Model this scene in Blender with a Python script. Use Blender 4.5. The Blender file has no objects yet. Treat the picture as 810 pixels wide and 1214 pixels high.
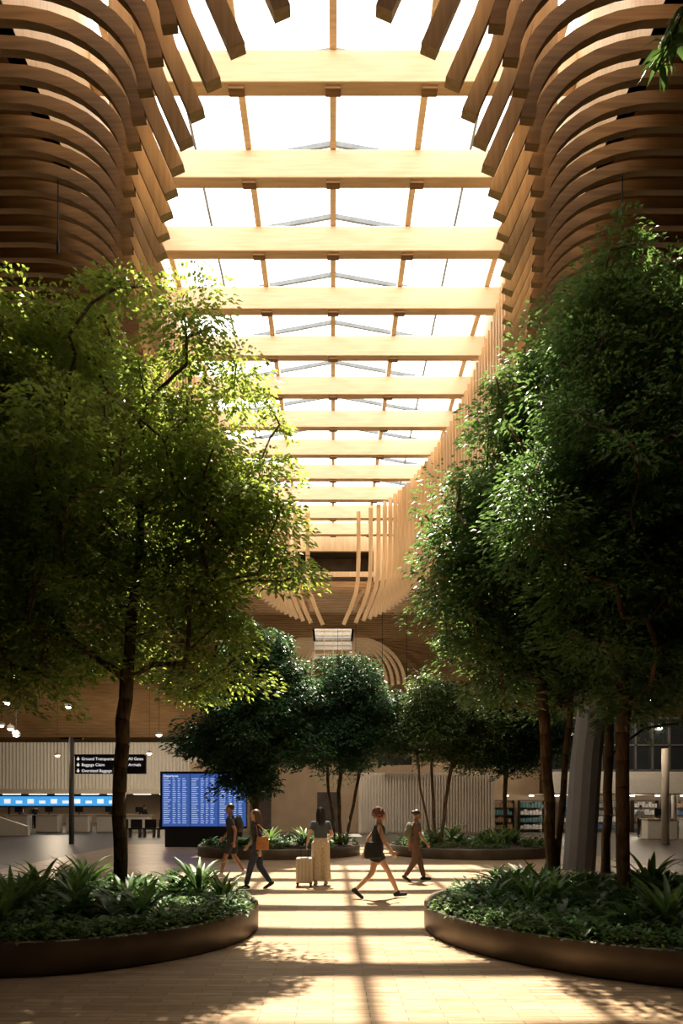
import bpy, math, random
import numpy as np
from mathutils import Vector, Matrix
random.seed(7); np.random.seed(7)
EYE=1.77
V=Vector
# ------------------------------------------------------------------ materials
def _base(name):
    m=bpy.data.materials.new(name); m.use_nodes=True
    nt=m.node_tree; b=nt.nodes['Principled BSDF']; return m,nt,b
def mat(name,col,rough=0.6,metal=0.0,var=0.15,scale=6.0,emit=None,es=0.0,spec=0.5):
    m,nt,b=_base(name)
    b.inputs['Roughness'].default_value=rough; b.inputs['Metallic'].default_value=metal
    b.inputs['Specular IOR Level'].default_value=spec
    tc=nt.nodes.new('ShaderNodeTexCoord'); n=nt.nodes.new('ShaderNodeTexNoise'); n.inputs['Scale'].default_value=scale
    nt.links.new(tc.outputs['Object'],n.inputs['Vector'])
    r=nt.nodes.new('ShaderNodeValToRGB'); r.color_ramp.elements[0].position=.3; r.color_ramp.elements[1].position=.7
    r.color_ramp.elements[0].color=[c*(1-var) for c in col]+[1]; r.color_ramp.elements[1].color=[min(1,c*(1+var)) for c in col]+[1]
    nt.links.new(n.outputs['Fac'],r.inputs['Fac']); nt.links.new(r.outputs['Color'],b.inputs['Base Color'])
    if emit: b.inputs['Emission Color'].default_value=(*emit,1); b.inputs['Emission Strength'].default_value=es
    return m
def wood(name,c1,c2,sc=(0.6,9,9),rough=0.55):
    m,nt,b=_base(name); b.inputs['Roughness'].default_value=rough; b.inputs['Specular IOR Level'].default_value=.3
    tc=nt.nodes.new('ShaderNodeTexCoord'); mp=nt.nodes.new('ShaderNodeMapping'); mp.inputs['Scale'].default_value=sc
    n=nt.nodes.new('ShaderNodeTexNoise'); n.inputs['Scale'].default_value=1.6; n.inputs['Detail'].default_value=5
    n2=nt.nodes.new('ShaderNodeTexNoise'); n2.inputs['Scale'].default_value=.35
    nt.links.new(tc.outputs['Object'],mp.inputs['Vector']); nt.links.new(mp.outputs[0],n.inputs['Vector']); nt.links.new(tc.outputs['Object'],n2.inputs['Vector'])
    r=nt.nodes.new('ShaderNodeValToRGB'); r.color_ramp.elements[0].position=.32; r.color_ramp.elements[1].position=.68
    r.color_ramp.elements[0].color=(*c1,1); r.color_ramp.elements[1].color=(*c2,1)
    mx=nt.nodes.new('ShaderNodeMath'); mx.operation='ADD'; mx.inputs[1].default_value=-.5
    a=nt.nodes.new('ShaderNodeMath'); a.operation='ADD'
    nt.links.new(n2.outputs['Fac'],mx.inputs[0]); nt.links.new(n.outputs['Fac'],a.inputs[0]); nt.links.new(mx.outputs[0],a.inputs[1])
    nt.links.new(a.outputs[0],r.inputs['Fac']); nt.links.new(r.outputs['Color'],b.inputs['Base Color'])
    return m
def leafmat(name,dark,light,trans,tf=0.35):
    m,nt,b=_base(name); out=nt.nodes['Material Output']
    b.inputs['Roughness'].default_value=.45; b.inputs['Specular IOR Level'].default_value=.4
    tc=nt.nodes.new('ShaderNodeTexCoord'); n=nt.nodes.new('ShaderNodeTexNoise'); n.inputs['Scale'].default_value=5
    n.inputs['Detail'].default_value=4
    nt.links.new(tc.outputs['Object'],n.inputs['Vector'])
    r=nt.nodes.new('ShaderNodeValToRGB'); r.color_ramp.elements[0].position=.35; r.color_ramp.elements[1].position=.65
    r.color_ramp.elements[0].color=(*dark,1); r.color_ramp.elements[1].color=(*light,1)
    nt.links.new(n.outputs['Fac'],r.inputs['Fac']); nt.links.new(r.outputs['Color'],b.inputs['Base Color'])
    t=nt.nodes.new('ShaderNodeBsdfTranslucent'); t.inputs['Color'].default_value=(*trans,1)
    mx=nt.nodes.new('ShaderNodeMixShader'); mx.inputs[0].default_value=tf
    nt.links.new(b.outputs[0],mx.inputs[1]); nt.links.new(t.outputs[0],mx.inputs[2]); nt.links.new(mx.outputs[0],out.inputs['Surface'])
    return m
M={}
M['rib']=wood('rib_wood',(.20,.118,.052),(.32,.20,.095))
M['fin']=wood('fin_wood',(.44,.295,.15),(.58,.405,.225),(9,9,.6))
M['beam']=wood('beam_wood',(.62,.47,.30),(.76,.60,.41))
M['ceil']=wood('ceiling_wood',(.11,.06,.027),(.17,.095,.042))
M['shaft']=wood('shaft_wood',(.52,.38,.22),(.66,.50,.31),(9,9,.5))
M['steel']=mat('grey_steel',(.13,.15,.17),.45,.1)
M['dark']=mat('dark_metal',(.03,.028,.026),.4,.6)
M['bronze']=mat('bronze_metal',(.13,.10,.072),.45,.45,.25,2)
M['soil']=mat('soil',(.05,.033,.02),.95,0,.5,20)
M['bark']=wood('bark',(.05,.033,.02),(.15,.10,.065),(14,14,3),.9)
M['bark2']=wood('bark_reddish',(.10,.06,.035),(.22,.14,.085),(14,14,3),.9)
M['leafA']=leafmat('leaf_small_green',(.04,.098,.018),(.115,.20,.036),(.42,.54,.085),.40)
M['leafB']=leafmat('leaf_dark_green',(.022,.06,.02),(.058,.125,.038),(.21,.37,.09),.31)
M['leafC']=leafmat('leaf_blue_green',(.018,.055,.026),(.045,.11,.05),(.10,.22,.07),.22)
M['leafD']=leafmat('leaf_olive_shade',(.03,.065,.018),(.08,.13,.035),(.18,.26,.06),.25)
M['plantA']=leafmat('plant_bright',(.045,.11,.032),(.13,.235,.07),(.26,.42,.09),.25)
M['plantB']=leafmat('plant_dark',(.02,.058,.022),(.06,.14,.042),(.13,.28,.06),.22)
M['white']=mat('white_paint',(.72,.70,.66),.5,0,.04)
M['cream']=mat('cream_wall',(.55,.50,.43),.7,0,.08,1)
M['beige']=mat('beige_wall',(.42,.32,.22),.7,0,.1,1)
M['greyc']=mat('grey_column',(.13,.13,.135),.5,.1,.05,2)
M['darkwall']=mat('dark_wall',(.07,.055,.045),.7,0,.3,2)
M['lamp']=mat('lamp_glow',(1,.95,.85),.5,0,0,1,(1,.88,.68),14)
M['tube']=mat('light_panel_glow',(1,.95,.85),.5,0,0,1,(1,.9,.75),5)
M['cyan']=mat('cyan_screen',(.05,.3,.55),.3,0,.1,1,(.06,.34,.75),1.0)
M['blue']=mat('blue_screen',(.03,.08,.3),.3,0,.1,1,(.04,.10,.36),.9)
M['txt']=mat('screen_lettering',(.6,.7,.9),.5,0,0,1,(.40,.52,.8),.8)
M['signtxt']=mat('sign_lettering',(.9,.9,.9),.5,0,0,1,(1,1,1),.8)
M['black']=mat('black_panel',(.012,.012,.014),.35)
M['glass']=mat('dark_glass',(.03,.035,.04),.08,0,.1,1,spec=.8)
def floormat():
    m,nt,b=_base('wood_block_floor')
    tc=nt.nodes.new('ShaderNodeTexCoord')
    br=nt.nodes.new('ShaderNodeTexBrick'); br.inputs['Scale'].default_value=1.0
    br.inputs['Brick Width'].default_value=.62; br.inputs['Row Height'].default_value=.105; br.inputs['Mortar Size'].default_value=.004
    br.inputs['Color1'].default_value=(.46,.325,.20,1); br.inputs['Color2'].default_value=(.30,.20,.118,1); br.inputs['Mortar'].default_value=(.14,.088,.05,1)
    br.inputs['Bias'].default_value=-.1
    nt.links.new(tc.outputs['Object'],br.inputs['Vector'])
    mp=nt.nodes.new('ShaderNodeMapping'); mp.inputs['Scale'].default_value=(1.6,14,1); n=nt.nodes.new('ShaderNodeTexNoise'); n.inputs['Scale'].default_value=2
    nt.links.new(tc.outputs['Object'],mp.inputs[0]); nt.links.new(mp.outputs[0],n.inputs['Vector'])
    mixn=nt.nodes.new('ShaderNodeMix'); mixn.data_type='RGBA'; mixn.blend_type='MULTIPLY'; mixn.inputs[0].default_value=.6
    nt.links.new(br.outputs['Color'],mixn.inputs[6]); 
    rr=nt.nodes.new('ShaderNodeValToRGB'); rr.color_ramp.elements[0].color=(.45,.40,.36,1); rr.color_ramp.elements[1].color=(1,1,1,1); rr.color_ramp.elements[0].position=.3; rr.color_ramp.elements[1].position=.6
    nt.links.new(n.outputs['Fac'],rr.inputs[0]); nt.links.new(rr.outputs[0],mixn.inputs[7])
    sx=nt.nodes.new('ShaderNodeSeparateXYZ'); nt.links.new(tc.outputs['Object'],sx.inputs[0])
    ab=nt.nodes.new('ShaderNodeMath'); ab.operation='ABSOLUTE'; nt.links.new(sx.outputs[0],ab.inputs[0])
    g1=nt.nodes.new('ShaderNodeMath'); g1.operation='GREATER_THAN'; g1.inputs[1].default_value=9.0; nt.links.new(ab.outputs[0],g1.inputs[0])
    g2=nt.nodes.new('ShaderNodeMath'); g2.operation='GREATER_THAN'; g2.inputs[1].default_value=30.0; nt.links.new(sx.outputs[1],g2.inputs[0])
    mx=nt.nodes.new('ShaderNodeMath'); mx.operation='MAXIMUM'; nt.links.new(g1.outputs[0],mx.inputs[0]); nt.links.new(g2.outputs[0],mx.inputs[1])
    tn=nt.nodes.new('ShaderNodeTexNoise'); tn.inputs['Scale'].default_value=30; nt.links.new(tc.outputs['Object'],tn.inputs['Vector'])
    tr=nt.nodes.new('ShaderNodeValToRGB'); tr.color_ramp.elements[0].color=(.075,.066,.056,1); tr.color_ramp.elements[1].color=(.13,.115,.10,1)
    nt.links.new(tn.outputs['Fac'],tr.inputs[0])
    fm=nt.nodes.new('ShaderNodeMix'); fm.data_type='RGBA'; nt.links.new(mx.outputs[0],fm.inputs[0]); nt.links.new(mixn.outputs[2],fm.inputs[6]); nt.links.new(tr.outputs[0],fm.inputs[7])
    nt.links.new(fm.outputs[2],b.inputs['Base Color'])
    b.inputs['Roughness'].default_value=.4; b.inputs['Specular IOR Level'].default_value=.35
    return m
M['floor']=floormat()
# ------------------------------------------------------------------ helpers
COL=bpy.context.scene.collection
def tag(o,label=None,category=None,group=None,kind=None):
    if label:o['label']=label
    if category:o['category']=category
    if group:o['group']=group
    if kind:o['kind']=kind
    return o
def mk(name,verts,faces,m=None,loc=(0,0,0),parent=None,smooth=False):
    loc=V(loc); me=bpy.data.meshes.new(name)
    me.from_pydata([tuple(V(v)-loc) for v in verts],[],faces); me.update()
    if smooth: me.polygons.foreach_set('use_smooth',[True]*len(me.polygons))
    o=bpy.data.objects.new(name,me); COL.objects.link(o)
    if m: me.materials.append(m)
    if parent: o.parent=parent; o.location=loc-worldloc(parent)
    else: o.location=loc
    return o
def worldloc(o):
    l=V(o.location)
    while o.parent: o=o.parent; l+=V(o.location)
    return l
def empty(name,loc):
    o=bpy.data.objects.new(name,None); o.empty_display_size=.2; COL.objects.link(o); o.location=loc; return o
def box(x0,x1,y0,y1,z0,z1):
    v=[(x0,y0,z0),(x1,y0,z0),(x1,y1,z0),(x0,y1,z0),(x0,y0,z1),(x1,y0,z1),(x1,y1,z1),(x0,y1,z1)]
    f=[(0,3,2,1),(4,5,6,7),(0,1,5,4),(1,2,6,5),(2,3,7,6),(3,0,4,7)]
    return v,f
def join(parts):
    V_,F_=[],[]
    for v,f in parts:
        n=len(V_); V_+=list(v); F_+=[tuple(i+n for i in q) for q in f]
    return V_,F_
def boxes(*bs): return join([box(*b) for b in bs])
def bevel(o,w=.01,seg=2):
    md=o.modifiers.new('b','BEVEL'); md.width=w; md.segments=seg; md.limit_method='ANGLE'; return o
def sweep(pts,side,w,d):
    pts=[V(p) for p in pts]; side=V(side).normalized(); vs=[];fs=[]
    for i,p in enumerate(pts):
        t=(pts[min(i+1,len(pts)-1)]-pts[max(i-1,0)]).normalized(); n=side.cross(t).normalized()
        for a,b in ((-1,-1),(1,-1),(1,1),(-1,1)): vs.append(p+side*a*w/2+n*b*d/2)
    for i in range(len(pts)-1):
        for k in range(4): a=i*4+k;b=i*4+(k+1)%4; fs.append((a,b,b+4,a+4))
    fs.append((3,2,1,0)); e=(len(pts)-1)*4; fs.append((e,e+1,e+2,e+3)); return vs,fs
def rings(rs):
    n=12; vs=[];fs=[]
    for c,u,v in rs:
        for k in range(n):
            a=2*math.pi*k/n; vs.append(V(c)+V(u)*math.cos(a)+V(v)*math.sin(a))
    for i in range(len(rs)-1):
        for k in range(n): a=i*n+k;b=i*n+(k+1)%n; fs.append((a,b,b+n,a+n))
    fs.append(tuple(range(n-1,-1,-1))); e=(len(rs)-1)*n; fs.append(tuple(range(e,e+n))); return vs,fs
def capsule(p1,p2,r1,r2,flat1=False,flat2=False):
    p1=V(p1);p2=V(p2);t=(p2-p1).normalized(); u=t.orthogonal().normalized(); v=t.cross(u)
    rs=[]
    if not flat1:
        for a in (-85,-60,-30): a=math.radians(a); rs.append((p1+t*r1*math.sin(a),u*r1*math.cos(a),v*r1*math.cos(a)))
    rs.append((p1,u*r1,v*r1)); rs.append((p2,u*r2,v*r2))
    if not flat2:
        for a in (30,60,85): a=math.radians(a); rs.append((p2+t*r2*math.sin(a),u*r2*math.cos(a),v*r2*math.cos(a)))
    return rings(rs)
def ellip(c,rx,ry,rz):
    rs=[]
    for a in (-85,-65,-42,-20,0,20,42,65,85):
        a=math.radians(a); rs.append((V(c)+V((0,0,rz*math.sin(a))),V((rx*math.cos(a),0,0)),V((0,ry*math.cos(a),0))))
    return rings(rs)
def cyl(p1,p2,r1,r2=None): return capsule(p1,p2,r1,r1 if r2 is None else r2,True,True)
def remesh(parts,vox,it=4):
    v,f=join(parts); me=bpy.data.meshes.new('t'); me.from_pydata([tuple(x) for x in v],[],f)
    o=bpy.data.objects.new('t',me); COL.objects.link(o)
    md=o.modifiers.new('r','REMESH'); md.mode='VOXEL'; md.voxel_size=vox; md.use_smooth_shade=True
    if it: s=o.modifiers.new('s','SMOOTH'); s.factor=.5; s.iterations=it
    dg=bpy.context.evaluated_depsgraph_get(); dg.update()
    r=bpy.data.meshes.new_from_object(o.evaluated_get(dg)); bpy.data.objects.remove(o); return r
def mkme(name,me,m,parent=None,loc=(0,0,0)):
    o=bpy.data.objects.new(name,me); COL.objects.link(o); me.materials.clear(); me.materials.append(m)
    if parent: o.parent=parent
    o.location=loc; return o
def copy_thing(root,loc,rz=0,sc=1):
    def cp(o):
        c=o.copy(); COL.objects.link(c); return c
    r=cp(root); r.location=loc; r.rotation_euler=(0,0,rz); r.scale=(sc,sc,sc)
    for ch in root.children:
        c=cp(ch); c.parent=r
    return r
def textmesh(name,s,size,loc,m,parent,align='LEFT'):
    cu=bpy.data.curves.new('t','FONT'); cu.body=s; cu.size=size; cu.align_x=align; cu.extrude=.002
    o=bpy.data.objects.new('t',cu); COL.objects.link(o); dg=bpy.context.evaluated_depsgraph_get(); dg.update()
    me=bpy.data.meshes.new_from_object(o.evaluated_get(dg)); bpy.data.objects.remove(o)
    t=bpy.data.objects.new(name,me); COL.objects.link(t); me.materials.clear(); me.materials.append(m); t.rotation_euler=(math.pi/2,0,0)
    t.parent=parent; t.location=V(loc)-worldloc(parent); return t
S='structure'
# ------------------------------------------------------------------ shell
tag(mk('floor',*box(-32,32,-12,62,-.2,0),M['floor']),'wood block floor with grey terrazzo around it','floor',kind=S)
HB=EYE+11.9
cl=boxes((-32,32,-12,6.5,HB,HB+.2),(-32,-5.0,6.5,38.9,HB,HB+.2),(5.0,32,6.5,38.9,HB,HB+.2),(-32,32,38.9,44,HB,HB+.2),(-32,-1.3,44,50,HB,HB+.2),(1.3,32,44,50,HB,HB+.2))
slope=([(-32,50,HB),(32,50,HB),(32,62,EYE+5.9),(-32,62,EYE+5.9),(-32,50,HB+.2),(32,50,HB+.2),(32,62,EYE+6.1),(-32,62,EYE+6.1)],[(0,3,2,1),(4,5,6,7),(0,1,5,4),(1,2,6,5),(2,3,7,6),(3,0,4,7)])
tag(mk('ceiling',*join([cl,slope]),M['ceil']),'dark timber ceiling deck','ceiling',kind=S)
sl=[]
y=34.75
while y<50:
    h=EYE+11.0
    if y>43: sl+= [box(-32,-1.35,y-.06,y+.06,h,h+.3),box(1.35,32,y-.06,y+.06,h,h+.3)]
    else: sl.append(box(-32,32,y-.06,y+.06,h,h+.3))
    y+=.45
while y<61.8:
    h=EYE+11.0-(y-50)/12*5.9; sl.append(box(-32,32,y-.06,y+.06,h,h+.3)); y+=.45
y=4.0
while y<7.9: sl.append(box(-32,32,y-.07,y+.07,EYE+11,EYE+11.3)); y+=.4
M['rib2']=wood('slat_wood',(.27,.160,.070),(.40,.25,.12))
tag(mk('ceiling',*join(sl),M['rib2']),'rows of timber ceiling slats','ceiling',kind=S)
tag(mk('wall_left',*box(-32.2,-32,-12,62,0,14),M['cream']),'cream side wall','wall',kind=S)
tag(mk('wall_right',*box(32,32.2,-12,62,0,14),M['darkwall']),'dark side wall','wall',kind=S)
tag(mk('wall_front',*box(-32,32,-12.2,-12,0,14),M['cream']),'cream end wall','wall',kind=S)
tag(mk('wall_back',*box(-32,32,62,62.2,0,9),M['beige']),'beige end wall','wall',kind=S)
T0=EYE+16.9
tag(mk('wall_skylight_left',*box(-5.2,-5.0,6.3,39.1,HB,T0-.9),M['shaft']),'timber skylight shaft wall','wall',kind=S)
tag(mk('wall_skylight_right',*box(5.0,5.2,6.3,39.1,HB,T0-.9),M['shaft']),'timber skylight shaft wall','wall',kind=S)
tag(mk('wall_skylight_near',*box(-5,5,6.3,6.5,HB,T0),M['shaft']),'timber skylight shaft wall','wall',kind=S)
e=EYE
ew=boxes((-5,-2.3,38.9,39.1,HB,T0),(2.3,5,38.9,39.1,HB,T0),(-2.3,2.3,38.9,39.1,e+14.4,T0),(-2.3,2.3,38.8,39.1,e+12.9,e+13.2))
tag(mk('wall_skylight_end',*ew,M['shaft']),'timber skylight shaft end wall with dark opening','wall',kind=S)
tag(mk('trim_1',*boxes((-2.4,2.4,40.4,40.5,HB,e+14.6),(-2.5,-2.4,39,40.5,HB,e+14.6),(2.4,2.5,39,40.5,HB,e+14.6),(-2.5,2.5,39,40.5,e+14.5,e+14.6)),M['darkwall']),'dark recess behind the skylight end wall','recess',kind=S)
tag(mk('wall_skylight_far',*boxes((-1.5,-1.3,44,50.2,HB,T0),(1.3,1.5,44,50.2,HB,T0),(-1.5,1.5,50,50.2,HB-1.3,T0),(-1.5,1.5,43.8,44,HB,T0-2)),M['white']),'distant skylight shaft','wall',kind=S)
tag(mk('trim_2',*boxes(*[(-1.3,1.3,49.9,49.95,e+10.9+.35*i,e+10.96+.35*i) for i in range(6)],*[(x-.03,x+.03,49.85,49.9,e+10.8,e+14) for x in (-.65,0,.65)]),M['beam']),'mullions of the distant skylight','mullion',kind=S)
for i in range(10):
    for s in (-1,1):
        a=1.5+i*.36; yy=49.3-i*.45; pts=[(s*(1.35+(a-1.35)*math.sin(t)),yy,e+8.0+3.0*math.cos(t)) for t in np.linspace(0.02,math.pi/2,14)]
        o=mk('ceiling_arch',*sweep(pts,(0,1,0),.13,.2),M['beam'],loc=(s*1.4,yy,e+8.0))
        tag(o,'curved timber arch rib beside the distant skylight','arch','curved timber arches at the distant skylight')
# ------------------------------------------------------------------ ribs and fins round the oval
def halfw(y):
    q=(y-21.05)/13.4; return 4.15*math.sqrt(max(0,1-q*q))
yy=7.78; k=0
while yy<34.45:
    W=halfw(yy)
    for s in (-1,1):
        pts=[(s*32,yy,e+11.2),(s*(W+3.0),yy,e+11.2)]
        for a in np.linspace(0,math.pi/2,10): pts.append((s*(W+.55+1.95*(1-math.sin(a))),yy,e+9.7+1.5*math.cos(a)))
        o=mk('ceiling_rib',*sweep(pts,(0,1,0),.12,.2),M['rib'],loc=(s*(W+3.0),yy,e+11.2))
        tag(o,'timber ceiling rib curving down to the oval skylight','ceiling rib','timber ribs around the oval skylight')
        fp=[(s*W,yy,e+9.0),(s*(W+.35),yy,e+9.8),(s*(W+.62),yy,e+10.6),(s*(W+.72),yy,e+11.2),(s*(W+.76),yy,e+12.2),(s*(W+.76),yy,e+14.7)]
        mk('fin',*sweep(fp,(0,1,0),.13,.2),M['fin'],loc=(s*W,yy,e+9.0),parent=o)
    yy+=.385; k+=1
# ------------------------------------------------------------------ skylight beams
for n in range(-3,12):
    y0=13.99+2.136*n; z0=e+14.8
    o=mk('skylight_beam',*box(-5,5,y0,y0+.3,z0,z0+.66),M['beam'],loc=(0,y0,z0)); bevel(o,.012,1)
    tag(o,'pale laminated timber beam crossing the skylight','beam','timber beams crossing the skylight')
    for x in (-2,0,2):
        mk('bracket',*box(x-.16,x+.16,y0+.06,y0+.24,z0-.07,z0-.002),M['rib'],loc=(x,y0,z0),parent=o)
for x in (-4.6,-2,0,2,4.6):
    w=.075
    o=mk('skylight_purlin',*box(x-w,x+w,6.5,38.9,e+15.47,e+15.75),M['beam'],loc=(x,6.5,e+15.47))
    tag(o,'long timber purlin resting on the skylight beams','purlin','timber purlins of the skylight')
for n in range(-3,12):
    y0=13.99+2.136*n+1.2
    pts=[(-5,y0,e+15.85),(0,y0,e+16.75),(5,y0,e+15.85)]
    o=mk('skylight_rafter',*sweep(pts,(0,1,0),.07,.12),M['steel'],loc=(0,y0,e+15.85))
    tag(o,'grey steel glazing rafter with shallow gable','rafter','steel glazing rafters of the skylight')
for x,h in ((-3.4,16.1),(3.4,16.1),(0,16.7)):
    o=mk('glazing_bar',*box(x-.03,x+.03,6.5,38.9,e+h+.06,e+h+.14),M['steel'],loc=(x,6.5,e+h)); tag(o,'slim grey steel glazing bar','glazing bar','glazing bars of the skylight')
# ------------------------------------------------------------------ trees
def leafmesh(name,pts,dirs,L,Wd,m,parent,droop=.25):
    n=len(pts); L=L*(.7+.6*np.random.rand(n,1)); Wd=Wd*(.75+.5*np.random.rand(n,1))
    d=dirs/np.linalg.norm(dirs,axis=1,keepdims=True)
    up=np.random.normal(0,.5,(n,3)); up[:,2]+=1
    s=np.cross(d,up); s/=np.linalg.norm(s,axis=1,keepdims=True)+1e-6
    nn=np.cross(s,d)
    v=np.empty((n,4,3)); v[:,0]=pts; v[:,1]=pts+d*L*.5+s*Wd*.5+nn*L*.08; v[:,2]=pts+d*L; v[:,2,2]-=(L*droop)[:,0]; v[:,3]=pts+d*L*.5-s*Wd*.5+nn*L*.08
    v-=np.array(worldloc(parent))
    me=bpy.data.meshes.new(name); me.vertices.add(n*4); me.vertices.foreach_set('co',v.reshape(-1).astype(np.float32))
    me.loops.add(n*4); me.loops.foreach_set('vertex_index',np.arange(n*4,dtype=np.int32))
    me.polygons.add(n); me.polygons.foreach_set('loop_start',np.arange(0,n*4,4,dtype=np.int32)); 
    me.update(calc_edges=True); me.validate(); me.materials.append(m)
    o=bpy.data.objects.new(name,me); COL.objects.link(o); o.parent=parent; return o
def tree(base,trunks,blobs,ncl,nleaf,L,Wd,ml,mb,label,r0,sp=.3,group=None,tipr=.006,spread=(.27,.27,.10),outw=.5,voids=7,vr=.5):
    base=V(base); root=empty('tree',base); tag(root,label,'tree',group)
    nodes=[];par=[]
    for tr in trunks:
        prev=-1
        tr=[V(p) for p in tr]
        for i in range(len(tr)-1):
            for q in range(4):
                p=tr[i].lerp(tr[i+1],q/4)
                if i>0 or q>0: p=p+V((random.uniform(-.02,.02),random.uniform(-.02,.02),0))
                nodes.append(p);par.append(prev);prev=len(nodes)-1
        nodes.append(tr[-1]);par.append(prev)
    vols=np.array([b[3]**2.3 for b in blobs]); vols/=vols.sum()
    holes=[]
    for i in range(voids):
        b=blobs[np.random.choice(len(blobs),p=vols)]; d=np.random.normal(size=3); d[1]=-abs(d[1]); d/=np.linalg.norm(d)
        holes.append((V((b[0]+d[0]*b[3],b[1]+d[1]*b[3]*.8,b[2]+d[2]*b[3])),vr*random.uniform(.7,1.2)))
    cs=[];stray=[]
    tries=0
    while len(cs)<ncl and tries<ncl*40:
        tries+=1
        b=blobs[np.random.choice(len(blobs),p=vols)]; d=np.random.normal(size=3); d/=np.linalg.norm(d); r=b[3]*(random.random()**(1/3*outw))
        st=random.random()<.13
        if st: r=b[3]*random.uniform(1.05,1.0+.38/max(.6,b[3]))
        c=V((b[0]+d[0]*r,b[1]+d[1]*r,b[2]+d[2]*r))
        if any((c-hc).length<hr for hc,hr in holes): continue
        if all((c-q).length>sp for q,_ in cs): cs.append((c,st))
    ref=V(trunks[0][len(trunks[0])//2])
    cs.sort(key=lambda c:(c[0]-ref).length)
    stray=np.array([.55 if c[1] else 1.0 for c in cs]); cs=[c[0] for c in cs]
    for c in cs:
        best=None;bd=1e9
        for i,p in enumerate(nodes):
            if p.z<base.z+ (1.5 if c.z-base.z>2 else .8): continue
            d=c-p; dist=d.length+max(0,(p.z+.25*math.hypot(d.x,d.y))-c.z)*1.2
            if dist<bd: bd=dist;best=i
        p=nodes[best]; d=(c-p); m_=max(1,int(d.length/.35)); prev=best
        for q in range(1,m_+1):
            t=q/m_; pt=p.lerp(c,t)+V((0,0,.12*d.length*math.sin(math.pi*t)))*(1 if q<m_ else 0)+V((random.uniform(-.03,.03),random.uniform(-.03,.03),random.uniform(-.03,.03)))
            nodes.append(pt);par.append(prev);prev=len(nodes)-1
    cnt=[0]*len(nodes); haschild=[False]*len(nodes)
    for i,p in enumerate(par):
        if p>=0: haschild[p]=True
    for i in range(len(nodes)-1,-1,-1):
        if not haschild[i]: cnt[i]+=1
        if par[i]>=0: cnt[par[i]]+=cnt[i]
    mx=max(cnt)
    rad=[tipr+(r0-tipr)*(c/mx)**.5 for c in cnt]
    tl=nodes[0].z
    parts=[]
    for i,p in enumerate(par):
        if p<0: continue
        a=nodes[p];b=nodes[i];ra=rad[p] if cnt[p]<cnt[i]*3 else rad[i]*1.15;rb=rad[i]
        if p<8 and a.z-tl<.3: ra*=1.25
        t=(b-a); 
        if t.length<1e-4: continue
        t.normalize();u=t.orthogonal().normalized();v=t.cross(u);k=8 if ra>.03 else 4
        vs=[a+u*ra*math.cos(2*math.pi*j/k)+v*ra*math.sin(2*math.pi*j/k) for j in range(k)]+[b+u*rb*math.cos(2*math.pi*j/k)+v*rb*math.sin(2*math.pi*j/k) for j in range(k)]
        parts.append((vs,[(j,(j+1)%k,(j+1)%k+k,j+k) for j in range(k)]+[tuple(range(k,2*k))]))
    mk('trunk',*join(parts),mb,loc=base,parent=root,smooth=True)
    C=np.array([tuple(c) for c in cs]); N=nleaf
    csz=(.5+1.0*np.random.rand(len(C)))*stray; pr=csz**2; pr/=pr.sum()
    idx=np.random.choice(len(C),N,p=pr)
    off=np.random.normal(size=(N,3)); rr=np.linalg.norm(off,axis=1,keepdims=True); off=off/rr*np.minimum(rr,2.1)
    off=off*np.array(spread)*csz[idx][:,None]
    tilt=np.random.normal(0,.35,(len(C),2))
    pts=C[idx]+off; pts[:,2]+=(off[:,:2]*tilt[idx]).sum(1)-.35*np.hypot(off[:,0],off[:,1])+.05
    dirs=off*2.5+np.random.normal(0,.3,(N,3)); dirs[:,2]=dirs[:,2]*.5-.05
    f=leafmesh('foliage',pts,dirs,L,Wd,ml,root); f['kind']='stuff'
    return root
D=lambda y,l:[(a,y+c,b,r)for a,c,b,r in l]
tree((-3.1,10,.3),[[(-3.1,10,.3),(-3.13,10.02,1.6),(-3.07,10,3.0),(-3.0,10.05,4.2),(-2.85,10.1,5.6),(-2.8,10,7.4)]],
 D(10,[(-4.5,.3,8.5,.85),(-3.4,0,8.7,.65),(-2.6,0,8.45,.7),(-1.95,.2,8.0,.65),(-1.4,.1,7.5,.45),(-3.9,-.4,6.4,1.25),(-2.4,.2,6.3,1.3),(-1.25,-.1,5.9,.6),(-3.8,.2,4.8,1.05),(-2.2,-.1,4.6,.8),(-.78,.1,5.2,.34),(-4.9,.2,7.1,1.1),(-5.1,0,5.1,1.0),(-1.6,.1,6.9,.7),(-1.95,0,3.75,.4),(-4.6,0,3.8,.5)]),
 270,82000,.095,.048,M['leafA'],M['bark'],'tall leafy tree with fine sunlit yellow-green foliage in a round planter',.105,.33,voids=12,vr=.55)
tree((4.2,9.85,.3),[[(4.2,9.85,.3),(4.17,9.85,1.6),(4.2,9.88,3.2),(4.25,9.9,5.5),(4.25,9.9,8.9)]],
 D(9.9,[(4.2,0,9.35,.55),(4.0,.2,8.6,.7),(5.0,0,8.3,1.0),(3.7,.1,7.6,.8),(4.6,-.2,6.7,1.3),(5.3,.1,5.1,1.3),(3.7,0,5.9,1.1),(4.3,0,4.8,1.0),(4.4,.1,3.7,.6),(5.5,.2,7.2,1.0)]),
 260,78000,.105,.04,M['leafB'],M['bark2'],'tall dark green tree with dense feathery foliage',.10,.32,voids=9)
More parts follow.
